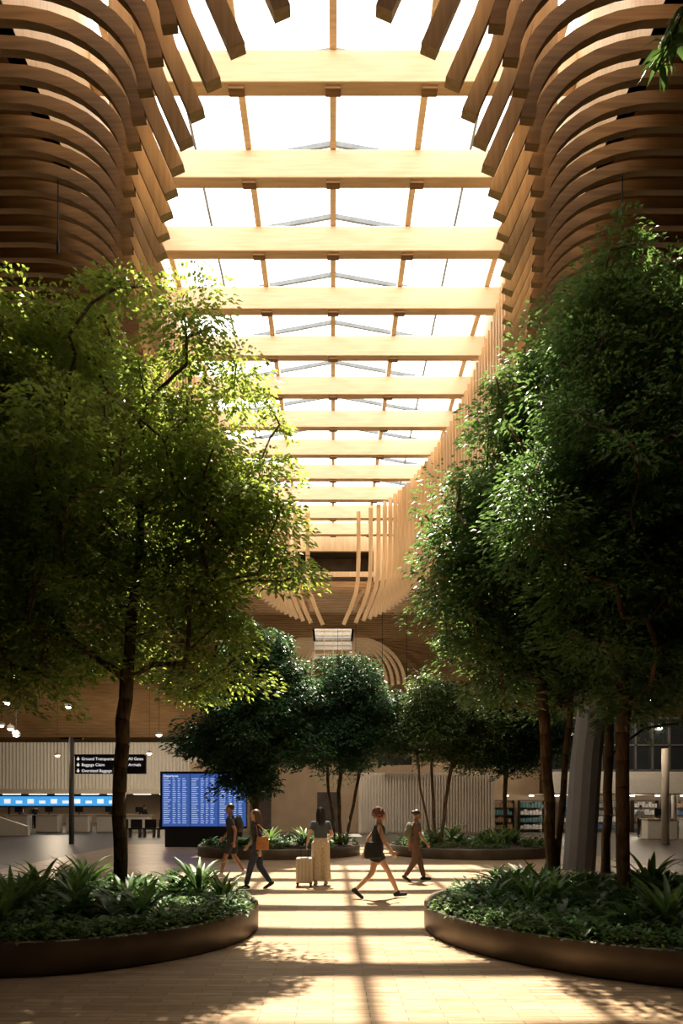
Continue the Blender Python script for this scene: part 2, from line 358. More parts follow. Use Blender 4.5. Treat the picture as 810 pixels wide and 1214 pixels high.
tree((3.85,12,.3),[[(3.85,12,.3),(3.8,12,1.8),(3.7,12,3.4),(3.5,12,5.5),(3.5,12,8.6)],[(3.95,12.05,.3),(4.05,12,2.2),(4.2,12,4.0)]],
 D(12,[(2.65,0,7.6,.45),(3.25,.1,8.5,.55),(3.9,0,9.2,.6),(2.4,-.1,6.7,.5),(3.3,.2,7.1,1.0),(2.3,0,6.0,.4),(3.1,0,5.2,1.0),(2.05,0,5.5,.35),(4.2,.3,4.9,1.1),(2.9,-.3,4.2,.5)]),
 220,54000,.115,.045,M['leafB'],M['bark2'],'slender multi-stemmed tree with sunlit edge foliage',.10,.34,voids=9)
tree((4.95,12.4,.3),[[(4.95,12.4,.3),(5.0,12.4,2.0),(5.1,12.4,4.5),(5.2,12.4,8.0)]],
 D(12.4,[(5.4,0,8.6,1.0),(5.9,0,6.6,1.3),(5.0,0,5.6,1.1),(6.1,0,4.4,1.0),(4.9,.2,9.4,.7)]),
 180,42000,.11,.045,M['leafB'],M['bark2'],'slim reddish-trunked tree with dark foliage',.085)
tree((-2.6,23,.3),[[(-2.6,23,.3),(-2.62,23,2.0),(-2.6,23,4.2),(-2.6,23,6.6)]],
 D(23,[(-2.7,0,6.9,.7),(-3.4,0,5.7,.9),(-1.8,.1,5.6,.9),(-2.6,-.2,4.4,1.35),(-4.1,0,3.9,.75),(-1.2,0,3.9,.8),(-2.9,0,2.8,.7),(-2.4,0,6.2,.9)]),
 220,58000,.15,.07,M['leafC'],M['bark'],'bushy blue-green tree with dense rounded crown',.11,.37,spread=(.32,.32,.13),voids=6)
tree((.3,24.3,.3),[[(.25,24.3,.3),(.2,24.3,2.2),(.4,24.3,4.4),(.5,24.3,5.8)],[(.45,24.4,.3),(.8,24.3,2.2),(1.2,24.3,4.3)],[(.1,24.2,.3),(-.15,24.3,2.2),(-.3,24.3,4.0)]],
 D(24.3,[(.6,0,6.0,.75),(-.3,0,5.0,.9),(1.5,0,4.9,.9),(.5,-.1,4.2,1.0),(1.9,0,3.9,.5)]),
 150,38000,.14,.065,M['leafC'],M['bark'],'multi-stemmed tree with dark rounded crown',.07,.35,spread=(.31,.31,.13),voids=5)
tree((3.7,24,.3),[[(3.6,24,.3),(3.5,24,2.2),(3.4,24,5.0)],[(3.8,24.1,.3),(4.0,24,2.2),(4.4,24,4.3)],[(3.5,24.1,.3),(3.1,24,2.2),(2.9,24,4.0)]],
 D(24,[(3.5,0,5.3,.8),(2.9,0,4.5,.75),(4.5,.1,4.6,1.0),(3.7,0,4.2,.9)]),
 140,30000,.14,.06,M['leafD'],M['bark2'],'multi-stemmed tree with thin trunks and olive crown',.065,.34,spread=(.31,.31,.13),voids=5)
tree((6.3,25,.3),[[(6.3,25,.3),(6.3,25,2.2),(6.35,25,4.6)]],
 D(25,[(6.3,0,5.2,1.1),(7.4,0,4.3,1.0),(5.6,0,4.1,.9),(6.6,0,3.8,.8)]),
 150,32000,.14,.06,M['leafC'],M['bark'],'small dark green tree behind the others',.08,.33,spread=(.32,.32,.13))
tb=empty('tree_branch',(2.1,3.4,5.2)); tag(tb,'leafy branch hanging down from above','tree branch')
bp=[(2.35,3.4,6.6),(2.0,3.4,6.0),(1.74,3.4,5.7),(1.60,3.4,5.4)]
mk('twig',*join([cyl(bp[i],bp[i+1],.012-.003*i,.009-.003*i) for i in range(3)]),M['bark'],loc=(2.1,3.4,5.2),parent=tb)
pp=[];dd=[]
for i in range(110):
    t=random.random()*2.99; a=V(bp[int(t)]);b=V(bp[int(t)+1]); p=a.lerp(b,t%1); pp.append(tuple(p)); dd.append((random.uniform(-1,.6),random.uniform(-1,1),random.uniform(-1.2,.2)))
leafmesh('foliage',np.array(pp),np.array(dd),.12,.032,M['leafB'],tb)
# ------------------------------------------------------------------ planters
def planter(cx,cy,rx,ry,h,label):
    n=96; o=empty('planter',(cx,cy,0)); tag(o,label,'planter')
    vs=[];fs=[]
    prof=[(0.02,0),(0.0,.02),(0,h-.02),(.015,h),(.05,h),(.065,h-.02),(.065,.05)]
    for k in range(n):
        a=2*math.pi*k/n
        for off,z in prof: vs.append((cx+(rx-off)*math.cos(a),cy+(ry-off)*math.sin(a),z))
    m_=len(prof)
    for k in range(n):
        for j in range(m_-1): a=k*m_+j;b=((k+1)%n)*m_+j; fs.append((a,b,b+1,a+1))
    mk('rim',vs,fs,M['bronze'],loc=(cx,cy,0),parent=o,smooth=True)
    vs=[(cx,cy,h+.06)];fs=[]
    for r,z in ((.35,h+.05),(.7,h+.0),(1.0,h-.06)):
        for k in range(n):
            a=2*math.pi*k/n; vs.append((cx+(rx-.06)*r*math.cos(a),cy+(ry-.06)*r*math.sin(a),z+random.uniform(-.02,.02)))
    for k in range(n): fs.append((0,1+k,1+(k+1)%n))
    for j in range(2):
        for k in range(n): a=1+j*n+k;b=1+j*n+(k+1)%n; fs.append((a,a+n,b+n,b))
    mk('soil',vs,fs,M['soil'],loc=(cx,cy,0),parent=o,smooth=True)
    return o
PL=[(-3.68,9.55,2.62,2.65,.36),(5.1,9.55,3.8,3.4,.36),(-1.9,24.2,2.85,2.8,.34),(4.9,24.2,2.9,2.8,.34)]
planter(*PL[0],'low round bronze planter filled with ferns and a tree')
planter(*PL[1],'wide low round bronze planter under several tall trees')
planter(*PL[2],'distant round bronze planter with bushy trees')
planter(*PL[3],'distant round bronze planter with multi-stemmed trees')
def strip(base,az,L,w,lean,curl,seg=6,fold=.15):
    vs=[];fs=[]; p=V(base); el=lean
    h=V((math.cos(az),math.sin(az),0)); s=V((-math.sin(az),math.cos(az),0))
    for i in range(seg+1):
        t=i/seg; ww=w*(math.sin(math.pi*min(.98,t*.9+.08)))**.8
        d=h*math.cos(el)+V((0,0,math.sin(el))); nrm=h*-math.sin(el)+V((0,0,math.cos(el)))
        vs+= [p+s*ww/2+nrm*ww*fold,p,p-s*ww/2+nrm*ww*fold]
        p=p+d*L/seg; el-=curl/seg
    for i in range(seg):
        a=i*3; fs+=[(a,a+1,a+4,a+3),(a+1,a+2,a+5,a+4)]
    return vs,fs
def proto_strap(n,L,w,m,name,lo=.5,hi=1.35):
    P=[strip((0,0,0),2*math.pi*i/n+random.uniform(-.3,.3),L*random.uniform(.7,1.1),w*random.uniform(.8,1.1),random.uniform(lo,hi),random.uniform(.6,1.6)) for i in range(n)]
    return mk(name,*join(P),m,smooth=True)
def proto_fern(n,L,m,name):
    P=[]
    for i in range(n):
        az=2*math.pi*i/n+random.uniform(-.3,.3); el=random.uniform(.6,1.2); p=V((0,0,0)); h=V((math.cos(az),math.sin(az),0)); s=V((-h.y,h.x,0)); LL=L*random.uniform(.7,1.1)
        for q in range(12):
            d=h*math.cos(el)+V((0,0,math.sin(el))); p2=p+d*LL/12; wv=LL*.26*math.sin(math.pi*(q+1.5)/13.5)
            for sg in (-1,1):
                tip=p+s*sg*wv+d*wv*.35-V((0,0,.15*wv)); P.append(([p,p.lerp(tip,.5)+d*.018,tip,p.lerp(tip,.5)-d*.018],[(0,1,2,3)]))
            P.append(([p-s*.004,p+s*.004,p2+s*.003,p2-s*.003],[(0,1,2,3)]))
            p=p2; el-=1.4/12
    return mk(name,*join(P),m)
def proto_mound(n,R,H,L,w,m,name):
    P=[]
    for i in range(n):
        a=random.random()*6.283; r=R*math.sqrt(random.random()); z=H*(1-(r/R)**2)*random.uniform(.4,1)
        P.append(strip((r*math.cos(a),r*math.sin(a),z),a+random.uniform(-1.2,1.2),L*random.uniform(.7,1.2),w*random.uniform(.7,1.2),random.uniform(-.2,.9),random.uniform(.2,1.2),2,.1))
    return mk(name,*join(P),m,smooth=True)
protos=[
 (proto_strap(18,.62,.085,M['plantB'],'strap_leaf_plant'),'dark green rosette plant with long strap leaves','plant','strap-leaf plants in the planters'),
 (proto_strap(14,.78,.075,M['plantA'],'strap_leaf_plant',.9,1.45),'bright green upright plant with arching blade leaves','plant','upright blade-leaf plants in the planters'),
 (proto_fern(16,.5,M['plantA'],'fern'),'light green fern with feathery fronds','fern','ferns in the planters'),
 (proto_mound(105,.3,.27,.13,.06,M['plantB'],'ground_cover_plant'),'low dark green leafy ground cover','plant','ground cover in the planters'),
 (proto_mound(130,.29,.22,.09,.05,M['plantA'],'ground_cover_plant'),'low bright green leafy ground cover','plant','bright ground cover in the planters'),
 (proto_strap(12,.5,.17,M['plantB'],'broad_leaf_plant',.5,1.2),'dark plant with broad glossy leaves','plant','broad-leaf plants in the planters')]
used=[0]*6
def place(t,x,y,z,sc):
    p,l,c,g=protos[t]
    if used[t]==0:
        p.location=(x,y,z); p.rotation_euler=(0,0,random.random()*6); p.scale=(sc,)*3; o=p
    else: o=copy_thing(p,(x,y,z),random.random()*6.28,sc)
    used[t]+=1; tag(o,l,c,g)
def fill(pl,nn,wts,smin=.8,smax=1.2,mind=.3,rim=0):
    cx,cy,rx,ry,h=pl; pts=[];tr=0
    for q in range(rim):
        a=math.pi+math.pi*(q+.5)/rim+random.uniform(-.02,.02); x=cx+(rx-.27)*math.cos(a); y=cy+(ry-.27)*math.sin(a)
        if abs(x)>y*.56+.5: continue
        pts.append((x,y)); place(random.choice((3,4,4)),x,y,h-.01,random.uniform(.8,1.0))
    while len(pts)<nn and tr<nn*60:
        tr+=1; a=random.random()*6.283; r=math.sqrt(random.random())*.9
        x=cx+rx*r*math.cos(a);y=cy+ry*r*math.sin(a)
        if abs(x)>y*.56+.6: continue
        if all((x-p[0])**2+(y-p[1])**2>mind*mind for p in pts):
            pts.append((x,y)); 
            edge=r>.72
            t=random.choices(range(6),[wts[0]*(.15 if edge else 1),wts[1]*(.1 if edge else 1),wts[2]*1,wts[3]*(1.6 if edge else 1),wts[4]*(1.8 if edge else 1),wts[5]*(.4 if edge else 1)])[0]
            place(t,x,y,h-.02+ .05*(1-r),random.uniform(smin,smax)*(.85 if edge else 1))
fill(PL[0],125,(1.5,2.0,2.6,2,5,1.2),.8,1.1,.25,26)
fill(PL[1],170,(2.4,1,2.0,3.5,3,1.8),.8,1.2,.26,34)
fill(PL[2],45,(2,2,1,3,2,1),.9,1.4,.42)
fill(PL[3],45,(2,1.5,1,3,2,1),.9,1.4,.42)
for x,y,s in ((-4.05,8.6,.95),(-2.75,9.2,.9),(-2.0,10.2,1.1),(-3.9,10.8,1.1),(-1.6,9.8,.8)): place(1,x,y,.36,s)
for x,y,s in ((2.6,10.2,1.1),(3.1,11.2,1.2),(2.2,9.5,.95),(4.9,10.2,1.2),(3.6,9.4,1.0),(5.2,9.0,1.0)): place(0,x,y,.36,s)
# ------------------------------------------------------------------ people
skinA=mat('skin_light',(.50,.30,.20),.5,0,.05); skinB=mat('skin_brown',(.26,.13,.08),.5,0,.05)
def cloth(n,c): return mat(n,c,.85,0,.2,25)
eyem=mat('eye_dark',(.02,.015,.01),.2,0,0); lipm=mat('lips',(.35,.12,.1),.4,0,.05)
def person(loc,face,H,P,C,label,lowres=False):
    """local frame: +X facing, +Y left, Z up; P joint positions for H=1.70"""
    sc=H/1.70; vox=.0065 if not lowres else .02
    pel=V(P.get('pel',(0,0,.93))); ch=V(P.get('chest',(.02,0,1.27))); nk=V(P.get('neck',(.02,0,1.44))); hd=V(P.get('head',(.04,0,1.59)))
    X=V((1,0,0));Y=V((0,1,0)); B=[]
    wd=C.get('build',1.0)
    def torso(g,lo=0,hi=9):
        L=[(pel+V((0,0,-.09)),.085,.13),(pel,.11,.165),(pel+(ch-pel)*.35,.095,.135),(pel+(ch-pel)*.7,.10,.14),(ch,.115,.16),(ch+(nk-ch)*.45,.105,.178),(ch+(nk-ch)*.75,.075,.15),(nk-V((0,0,.01)),.055,.07)]
        L=L[lo:hi]; return rings([(c,X*(a*wd+g),Y*(b*wd+g)) for c,a,b in L])
    B.append(torso(0)); B.append(capsule(nk-V((0,0,.03)),hd-V((.01,0,.05)),.055,.052))
    B.append(ellip(hd+V((0,0,.025)),.094,.076,.098)); B.append(ellip(hd+V((.026,0,-.045)),.060,.055,.07))
    B.append(capsule(hd+V((.084,0,.012)),hd+V((.098,0,-.018)),.007,.011))
    for s in (1,-1): B.append(ellip(hd+V((0,s*.078,-.0)),.02,.01,.032))
    B.append(ellip(hd+V((.076,0,-.055)),.012,.022,.009)); B.append(ellip(hd+V((.066,0,-.095)),.02,.024,.018))
    legs={};arms={}
    for s,k in ((1,'L'),(-1,'R')):
        hip=pel+V((0,s*.088,-.03)); kn=V(P['kn'+k]); an=V(P['an'+k]); td=V(P.get('toe'+k,(1,0,-.1))).normalized()
        legs[k]=(hip,kn,an,td)
        B+= [capsule(hip,kn,.082*wd,.052),capsule(kn,kn.lerp(an,.35),.05,.054),capsule(kn.lerp(an,.35),an,.053,.035),capsule(an-td*.03-V((0,0,.03)),an+td*.13-V((0,0,.045)),.033,.024)]
        sh=ch+(nk-ch)*.5+V((0,s*.165*wd,.0)); el=V(P['el'+k]); wr=V(P['wr'+k]); arms[k]=(sh,el,wr)
        B+= [capsule(sh,el,.047,.038),capsule(el,wr,.037,.025)]
        d=(wr-el).normalized(); wv=d.cross(Y).normalized()
        if wv.x<0: wv=-wv
        cu=(Y*-s*.8).normalized()
        for q in (-1,-.33,.33,1): B.append(capsule(wr,wr+d*.08+wv*.026*q,.014,.013))
        for q,l in ((1,.9),(.33,1.0),(-.33,.94),(-1,.75)):
            k0=wr+d*.085+wv*.027*q; k1=k0+(d*.92+cu*.35).normalized()*.038*l; k2=k1+(d*.6+cu*.8).normalized()*.04*l
            B+= [capsule(k0,k1,.0095,.009),capsule(k1,k2,.009,.0075)]
        t0=wr+d*.025+wv*.022; t1=t0+(d*.6+wv*.8).normalized()*.04; B+= [capsule(t0,t1,.012,.010),capsule(t1,t1+(d*.9+wv*.3).normalized()*.03,.0095,.008)]
    body=mkme('person',remesh(B,vox,3),C['skin']); body.location=loc; tag(body,label,'person')
    def part(nm,pl,m,v=.011,it=4): return mkme(nm,remesh(pl,v if not lowres else .022,it),m,body)
    g=.014
    T=[torso(g,C.get('toplo',1),7+(0 if C.get('lowneck') else 1))]
    sl=C.get('sleeve',.55)
    for k in 'LR':
        sh,el,wr=arms[k]
        if sl>0:
            T.append(capsule(sh+V((0,0,.005)),sh.lerp(el,min(1,sl)),.06,.053 if sl<1 else .05,False,sl<1))
            if sl>1: T.append(capsule(el,el.lerp(wr,sl-1),.05,.038,False,True))
    part('shirt',T,C['top'])
    ln=C.get('leg',1.0); R=C.get('legr',(.10,.072,.056)); Q=[torso(g+.004,0,3)]
    for k in 'LR':
        hip,kn,an,td=legs[k]
        if ln>=1: Q+= [capsule(hip,kn,R[0],R[1]),capsule(kn,kn.lerp(an,.93),R[1],R[2],False,True)]
        else: Q+= [capsule(hip,hip.lerp(kn,ln),R[0],R[1],False,True)]
    part('trousers' if ln>=1 else 'shorts',Q,C['bottom'])
    for k in 'LR':
        hip,kn,an,td=legs[k]
        part('shoe',[capsule(an-td*.045-V((0,0,.035)),an+td*.15-V((0,0,.05)),.043,.034),capsule(an-V((0,0,.03)),an+V((0,0,.01)),.042,.042)],C['shoe'],.01,2)
    hs=C.get('hair_style','short'); Hh=[]
    if hs=='short': Hh=[ellip(hd+V((-.018,0,.045)),.092,.084,.092)]
    if hs=='curly':
        Hh=[ellip(hd+V((-.03,0,.04)),.11,.11,.11)]
        for i in range(60):
            a=random.uniform(1.0,5.28);b=random.uniform(-.6,1.4); Hh.append(ellip(hd+V((-.03+.115*math.cos(a)*math.cos(b),.12*math.sin(a)*math.cos(b),.03+.12*math.sin(b))),.026,.026,.026))
    if hs=='long': Hh=[ellip(hd+V((-.02,0,.04)),.096,.09,.094),capsule(hd+V((-.06,0,.0)),nk+V((-.085,0,-.10)),.075,.06)]+[capsule(hd+V((-.02,s*.07,.0)),nk+V((-.05,s*.075,-.05)),.032,.03) for s in (1,-1)]
    if hs=='bun': Hh=[ellip(hd+V((-.018,0,.045)),.094,.086,.092),ellip(hd+V((-.11,0,.06)),.045,.045,.045)]
    part('hair',Hh,C['hair'],.009,1)
    if not lowres:
        for s in (1,-1): 
            v,f=ellip(hd+V((.082,s*.03,.012)),.008,.012,.008); mk('eye',v,f,eyem,smooth=True).parent=body
        v,f=ellip(hd+V((.086,0,-.055)),.005,.02,.005); mk('mouth',v,f,lipm,smooth=True).parent=body
    body.rotation_euler=(0,0,face); body.scale=(sc,sc,sc); return body
black=cloth('black_cloth',(.018,.018,.02)); navy=cloth('dark_denim',(.03,.04,.07)); slate=cloth('slate_tee',(.06,.075,.085)); beig=cloth('beige_linen',(.50,.41,.29)); brownc=cloth('brown_cloth',(.10,.055,.035)); tan=cloth('tan_leather',(.36,.15,.05)); olive=cloth('olive_canvas',(.10,.11,.07)); whit=cloth('white_shoe',(.6,.58,.54)); grey=cloth('grey_cloth',(.2,.2,.21))
hblk=mat('hair_black',(.015,.011,.009),.5,0,.3,60); haub=mat('hair_auburn',(.13,.045,.02),.55,0,.4,60); hbrn=mat('hair_brown',(.09,.05,.03),.5,0,.3,60)
strideL=dict(pel=(0,0,.90),chest=(.03,0,1.24),neck=(.045,0,1.41),head=(.07,0,1.56),
 knL=(.22,.09,.50),anL=(.40,.085,.10),toeL=(1,0,.12),knR=(-.10,-.09,.475),anR=(-.40,-.09,.17),toeR=(.8,0,-.6),
 elL=(-.15,.22,1.10),wrL=(-.22,.22,.86),elR=(.12,-.22,1.09),wrR=(.26,-.2,.89))
stride2=dict(pel=(0,0,.915),chest=(.02,0,1.25),neck=(.035,0,1.42),head=(.06,0,1.57),
 knL=(.14,.09,.50),anL=(.24,.085,.09),toeL=(1,0,.05),knR=(-.03,-.09,.48),anR=(-.26,-.09,.14),toeR=(.85,0,-.5),
 elL=(-.10,.22,1.10),wrL=(-.08,.24,.85),elR=(.08,-.22,1.10),wrR=(.22,-.2,.92))
stand=dict(knL=(.02,.10,.50),anL=(0,.11,.085),knR=(.03,-.10,.50),anR=(.02,-.12,.085),elL=(-.06,.26,1.14),wrL=(-.02,.30,.93),elR=(.0,-.25,1.13),wrR=(.14,-.16,1.0))
person((-2.42,16.4,0),math.pi,1.78,stride2,dict(skin=skinB,top=black,bottom=black,leg=.85,legr=(.10,.085,.08),shoe=whit,hair=hblk,sleeve=.6,build=1.08),'person walking in black t-shirt and shorts wearing a backpack')
person((-1.56,14.15,0),math.pi,1.66,stride2,dict(skin=skinA,top=black,bottom=navy,shoe=black,hair=hbrn,hair_style='long',sleeve=1.4),'long-haired person striding in dark jacket and jeans')
person((-.27,14.8,0),math.radians(100),1.68,stand,dict(skin=skinA,top=slate,bottom=beig,legr=(.115,.115,.125),shoe=whit,hair=hblk,hair_style='long',sleeve=.6),'standing person in dark tee and wide beige trousers beside a suitcase')
person((.82,12.8,0),0,1.70,strideL,dict(skin=skinA,top=black,bottom=black,leg=.45,legr=(.11,.10,.10),shoe=black,hair=haub,hair_style='curly',sleeve=0,lowneck=True),'curly auburn-haired person striding in black top and shorts')
person((1.87,15.6,0),math.radians(8),1.64,stride2,dict(skin=skinB,top=brownc,bottom=brownc,shoe=black,hair=hblk,hair_style='bun',sleeve=.7),'person walking in brown clothes with an olive backpack')
far=[((-22.9,50,0),1.2,grey,navy),((-22.1,50.4,0),2.0,black,black),((-21.6,49.6,0),4.5,slate,black),((-12.2,44,0),1.2,black,grey),((18.5,33.0,0),2.0,black,navy),((16.2,36,0),.5,grey,black)]
for l,fa,a,b in far: person(l,fa,1.7,stand,dict(skin=skinB,top=a,bottom=b,shoe=black,hair=hblk,sleeve=1.5),'distant standing person in dark clothing',True)
def backpack(loc,rz,m,label,s=1):
    r=empty('backpack',loc); tag(r,label,'backpack')
    me=remesh([ellip((0,0,.0),.09,.14,.22),ellip((-.03,0,-.06),.09,.13,.15),ellip((-.07,0,-.09),.05,.10,.09)],.014,2); mkme('bag',me,m,r)
    for q in (1,-1):
        pts=[(.05,q*.08,.17),(.12,q*.1,.2),(.20,q*.105,.1),(.20,q*.11,-.02),(.11,q*.13,-.14),(.04,q*.11,-.17)]
        mk('strap',*sweep(pts,(0,1,0),.045,.012),m,parent=None).parent=r
    r.rotation_euler=(0,0,rz); r.scale=(s,s,s)
backpack((-2.42+.155,16.4,1.30),math.pi,black,'black backpack worn by a walking person')
backpack((1.87-.14,15.575,1.16),math.radians(8),olive,'olive canvas backpack worn by a walking person',.9)
def tote(loc,m,label,w=.3,h=.3,pk=.34,lean=0):
    r=empty('shoulder_bag',loc); tag(r,label,'bag')
    X=V((1,0,0));Y=V((0,1,0))
    o=mkme('bag',remesh([rings([(V((0,0,z*h)),X*w*a,Y*b) for z,a,b in ((-.5,.44,.04),(-.44,.5,.06),(-.1,.5,.065),(.3,.45,.045),(.42,.42,.025))])],.012,1),m,r)
    mk('strap',*sweep([(-w*.35,0,h*.36),(-w*.2+lean*.6,.0,pk*.8),(lean-.03,.02,pk),(lean+.03,.02,pk),(w*.2+lean*.6,0,pk*.8),(w*.33,0,h*.36)],(0,1,0),.03,.01),m).parent=r
tote((-1.44,13.92,.98),tan,'tan leather shoulder bag carried by a striding person',.27,.30,.36,-.1)
tote((.74,12.54,.93),black,'black tote bag carried by a striding person',.34,.34,.44,.1)
def suitcase(loc):
    r=empty('suitcase',loc); tag(r,'cream hard-shell suitcase with raised handle standing on the floor','suitcase'); x,y,z=loc
    o=mk('shell',*box(x-.18,x+.18,y-.12,y+.12,.07,.62),mat('cream_shell',(.55,.47,.35),.35,0,.04),loc=loc,parent=r); bevel(o,.045,4)
    rm=mat('cream_ridge',(.42,.36,.27),.4,0,.03)
    for i in range(4):
        mk('ridge',*box(x-.13+.075*i,x-.105+.075*i,y-.128,y-.118,.12,.57),rm,loc=loc,parent=r)
    mk('handle',*boxes((x-.08,x-.065,y+.03,y+.045,.6,.85),(x+.075,x+.09,y+.03,y+.045,.6,.85),(x-.09,x+.10,y+.025,y+.05,.83,.86)),M['dark'],loc=loc,parent=r)
    for a in (-.14,.14):
        for b in (-.08,.08): mk('wheel',*cyl((x+a-.02,y+b,.035),(x+a+.02,y+b,.035),.035),M['dark'],loc=loc,parent=r); 
    mk('wheel_bracket',*boxes(*[(x+a-.03,x+a+.03,y+b-.02,y+b+.02,.05,.085) for a in (-.14,.14) for b in (-.08,.08)]),M['dark'],loc=loc,parent=r)
suitcase((-.62,14.69,0))
# ------------------------------------------------------------------ distant concourse
pv=[];pf=[]
n=150
for i in range(n+1):
    x=-31+ (31-9)*i/n; yv=58+(.18 if i%2 else 0); pv+= [(x,yv,3.0),(x,yv,7.0)]
    if i: a=(i-1)*2; pf.append((a,a+2,a+3,a+1))
o=mk('wall_panel_left',pv,pf,M['white'],loc=(-20,58,3)); tag(o,'white pleated wall cladding above the counters','wall',kind=S)
tag(mk('trim_3',*box(-31.5,-8.5,57,58.6,2.6,3.0),M['cream']),'cream soffit band under the pleated wall','trim',kind=S)
tag(mk('trim_4',*boxes(*[(-30+i*2.2,-28.6+i*2.2,57.4,57.7,2.56,2.6) for i in range(9)]),M['tube']),'lit strip under the soffit','light strip',kind=S)
def counter(x0,x1,y,h,label):
    r=empty('check_in_counter',((x0+x1)/2,y,0)); tag(r,label,'counter','check-in counters')
    L=((x0+x1)/2,y,0)
    o=mk('body',*box(x0,x1,y-.35,y+.35,0,h),M['white'],loc=L,parent=r); bevel(o,.05,2)
    mk('worktop',*box(x0-.05,x1+.05,y-.42,y+.42,h,h+.05),M['cream'],loc=L,parent=r)
    mk('monitor',*boxes(((x0+x1)/2-.25,(x0+x1)/2+.25,y-.03,y,h+.2,h+.52),((x0+x1)/2-.03,(x0+x1)/2+.03,y,y+.03,h+.04,h+.25)),M['black'],loc=L,parent=r)
for i in range(5): counter(-20.5+i*1.9,-19.1+i*1.9,43,1.05,'white check-in counter with a monitor')
r=empty('led_display_band',(-17,44,0)); tag(r,'long cyan and blue display band over the counters','display screen')
mk('screen',*box(-22.5,-13.8,44,44.1,1.65,2.25),M['cyan'],loc=(-17,44,0),parent=r)
mk('frame',*boxes((-22.6,-13.7,44.1,44.25,1.55,2.35),(-21.0,-20.9,44.1,44.25,0,1.6),(-14.4,-14.3,44.1,44.25,0,1.6)),M['dark'],loc=(-17,44,0),parent=r)
for i in range(10): mk('caption',*box(-21.2+i*.75,-20.8+i*.75,43.98,44,1.8,1.98 if i%2 else 2.08),M['signtxt'],loc=(-17,44,0),parent=r)
r=mk('balustrade',[(-21.0,38,0),(-17.0,38,0),(-17.0,38,.5),(-19.0,38,1.15),(-21.0,38,1.6),(-21.0,38.3,0),(-17.0,38.3,0),(-17.0,38.3,.5),(-19.0,38.3,1.15),(-21.0,38.3,1.6)],[(0,1,2,3,4),(9,8,7,6,5),(0,5,6,1),(1,6,7,2),(2,7,8,3),(3,8,9,4),(4,9,5,0)],M['white'],loc=(-19,38,0)); tag(r,'white sloping balustrade beside an escalator','balustrade')
r=empty('sign_post',(-11.5,30,0)); tag(r,'grey steel post carrying a black directional sign','sign')
mk('post',*cyl((-11.5,30,0),(-11.5,30,4.7),.11),M['greyc'],loc=(-11.5,30,0),parent=r,smooth=True)
mk('arm',*box(-11.5,-8.3,30.02,30.1,3.86,3.95),M['dark'],loc=(-11.5,30,0),parent=r)
mk('lamp_arm',*boxes((-12.0,-11.0,29.95,30.05,4.6,4.68)),M['dark'],loc=(-11.5,30,0),parent=r)
mk('sign_panel',*box(-11.3,-8.2,29.85,30.0,3.08,3.9),M['black'],loc=(-11.5,30,0),parent=r)
for i,t in enumerate(('Ground Transportation','Baggage Claim','Oversized Baggage Claim')): textmesh('lettering',t,.175,(-11.0,29.84,3.68-.26*i),M['signtxt'],r)
for i,t in enumerate(('All Gates','Arrivals')): textmesh('lettering',t,.175,(-8.95,29.84,3.68-.26*i),M['signtxt'],r)
def arrow(x,z,s=.08):
    return ([(x-s,29.84,z),(x,29.84,z-s),(x+s,29.84,z),(x+s*.3,29.84,z),(x+s*.3,29.84,z+s),(x-s*.3,29.84,z+s),(x-s*.3,29.84,z)],[(0,1,2,3,4,5,6)])
for i in range(3): mk('arrow',*arrow(-11.15,3.74-.26*i),M['signtxt'],loc=(-11.5,30,0),parent=r)
for i in range(2): mk('arrow',*arrow(-9.08,3.74-.26*i),M['signtxt'],loc=(-11.5,30,0),parent=r)
r=empty('flight_board',(-5.3,28,0)); L=(-5.3,28,0); tag(r,'large blue flight information board with rows of text','display screen')
mk('cabinet',*boxes((-7.1,-3.55,28.02,28.3,.75,3.1),(-6.9,-3.75,28.0,28.4,0,.76)),M['black'],loc=L,parent=r)
for i in range(3): 
    x0=-7.0+i*1.15; mk('screen',*box(x0,x0+1.12,27.98,28.02,.85,3.0),M['blue'],loc=L,parent=r)
for q in range(22):
    rows=[]
    for c in range(3):
        x0=-7.0+c*1.15
        z=2.78-q*.086; x=x0+.05
        for w in (.30,.14,.12,.18):
            rows.append(box(x,x+w*random.uniform(.6,1),27.972,27.98,z,z+.03)); x+=w+.07
    o=mk('text_row',*join(rows),M['txt'],loc=L,parent=r); o['kind']='stuff'
textmesh('heading','Departures',.13,(-6.95,27.97,2.87),M['signtxt'],r); textmesh('heading','Arrivals',.13,(-4.65,27.97,2.87),M['signtxt'],r)
def bench(x,y):
    r=empty('bench_seat',(x,y,0)); tag(r,'dark airport seat with metal legs','seat','airport seats')
    mk('seat',*box(x-.3,x+.3,y-.3,y+.3,.42,.5),M['black'],loc=(x,y,0),parent=r)
    mk('backrest',*box(x-.3,x+.3,y+.25,y+.32,.5,.95),M['black'],loc=(x,y,0),parent=r)
    for a in (-.25,.25): mk('leg',*box(x+a-.02,x+a+.02,y-.25,y+.25,0,.42),M['steel'],loc=(x,y,0),parent=r)
for i in range(4): bench(-11.2+i*.75,36)
tag(mk('wall_centre',*box(-9,13,43,43.3,0,4.4),M['beige']),'beige wall behind the trees','wall',kind=S)
sp=[];x=1.6
while x<9.4: sp.append(box(x,x+.09,40.0,40.12,.1,3.5)); x+=.17
tag(mk('wall_slatted',*join([boxes((1.5,9.5,40.12,40.3,0,3.6))]+sp),M['cream']),'pale vertical slat wall','wall',kind=S)
for i,(a,b) in enumerate(((-8.3,-6.6),(-5.2,-3.9),(-1.0,.4))):
    tag(mk('door_%d'%(i+1),*box(a,b,42.9,43.0,0,2.5),M['darkwall']),'dark door in the beige wall','door',kind=S)
r=empty('overhead_sign',(4.3,39,3.7)); tag(r,'small dark overhead sign with white lettering','sign')
mk('panel',*box(2.6,4.5,39,39.1,4.0,4.5),M['black'],loc=(4.3,39,3.7),parent=r)
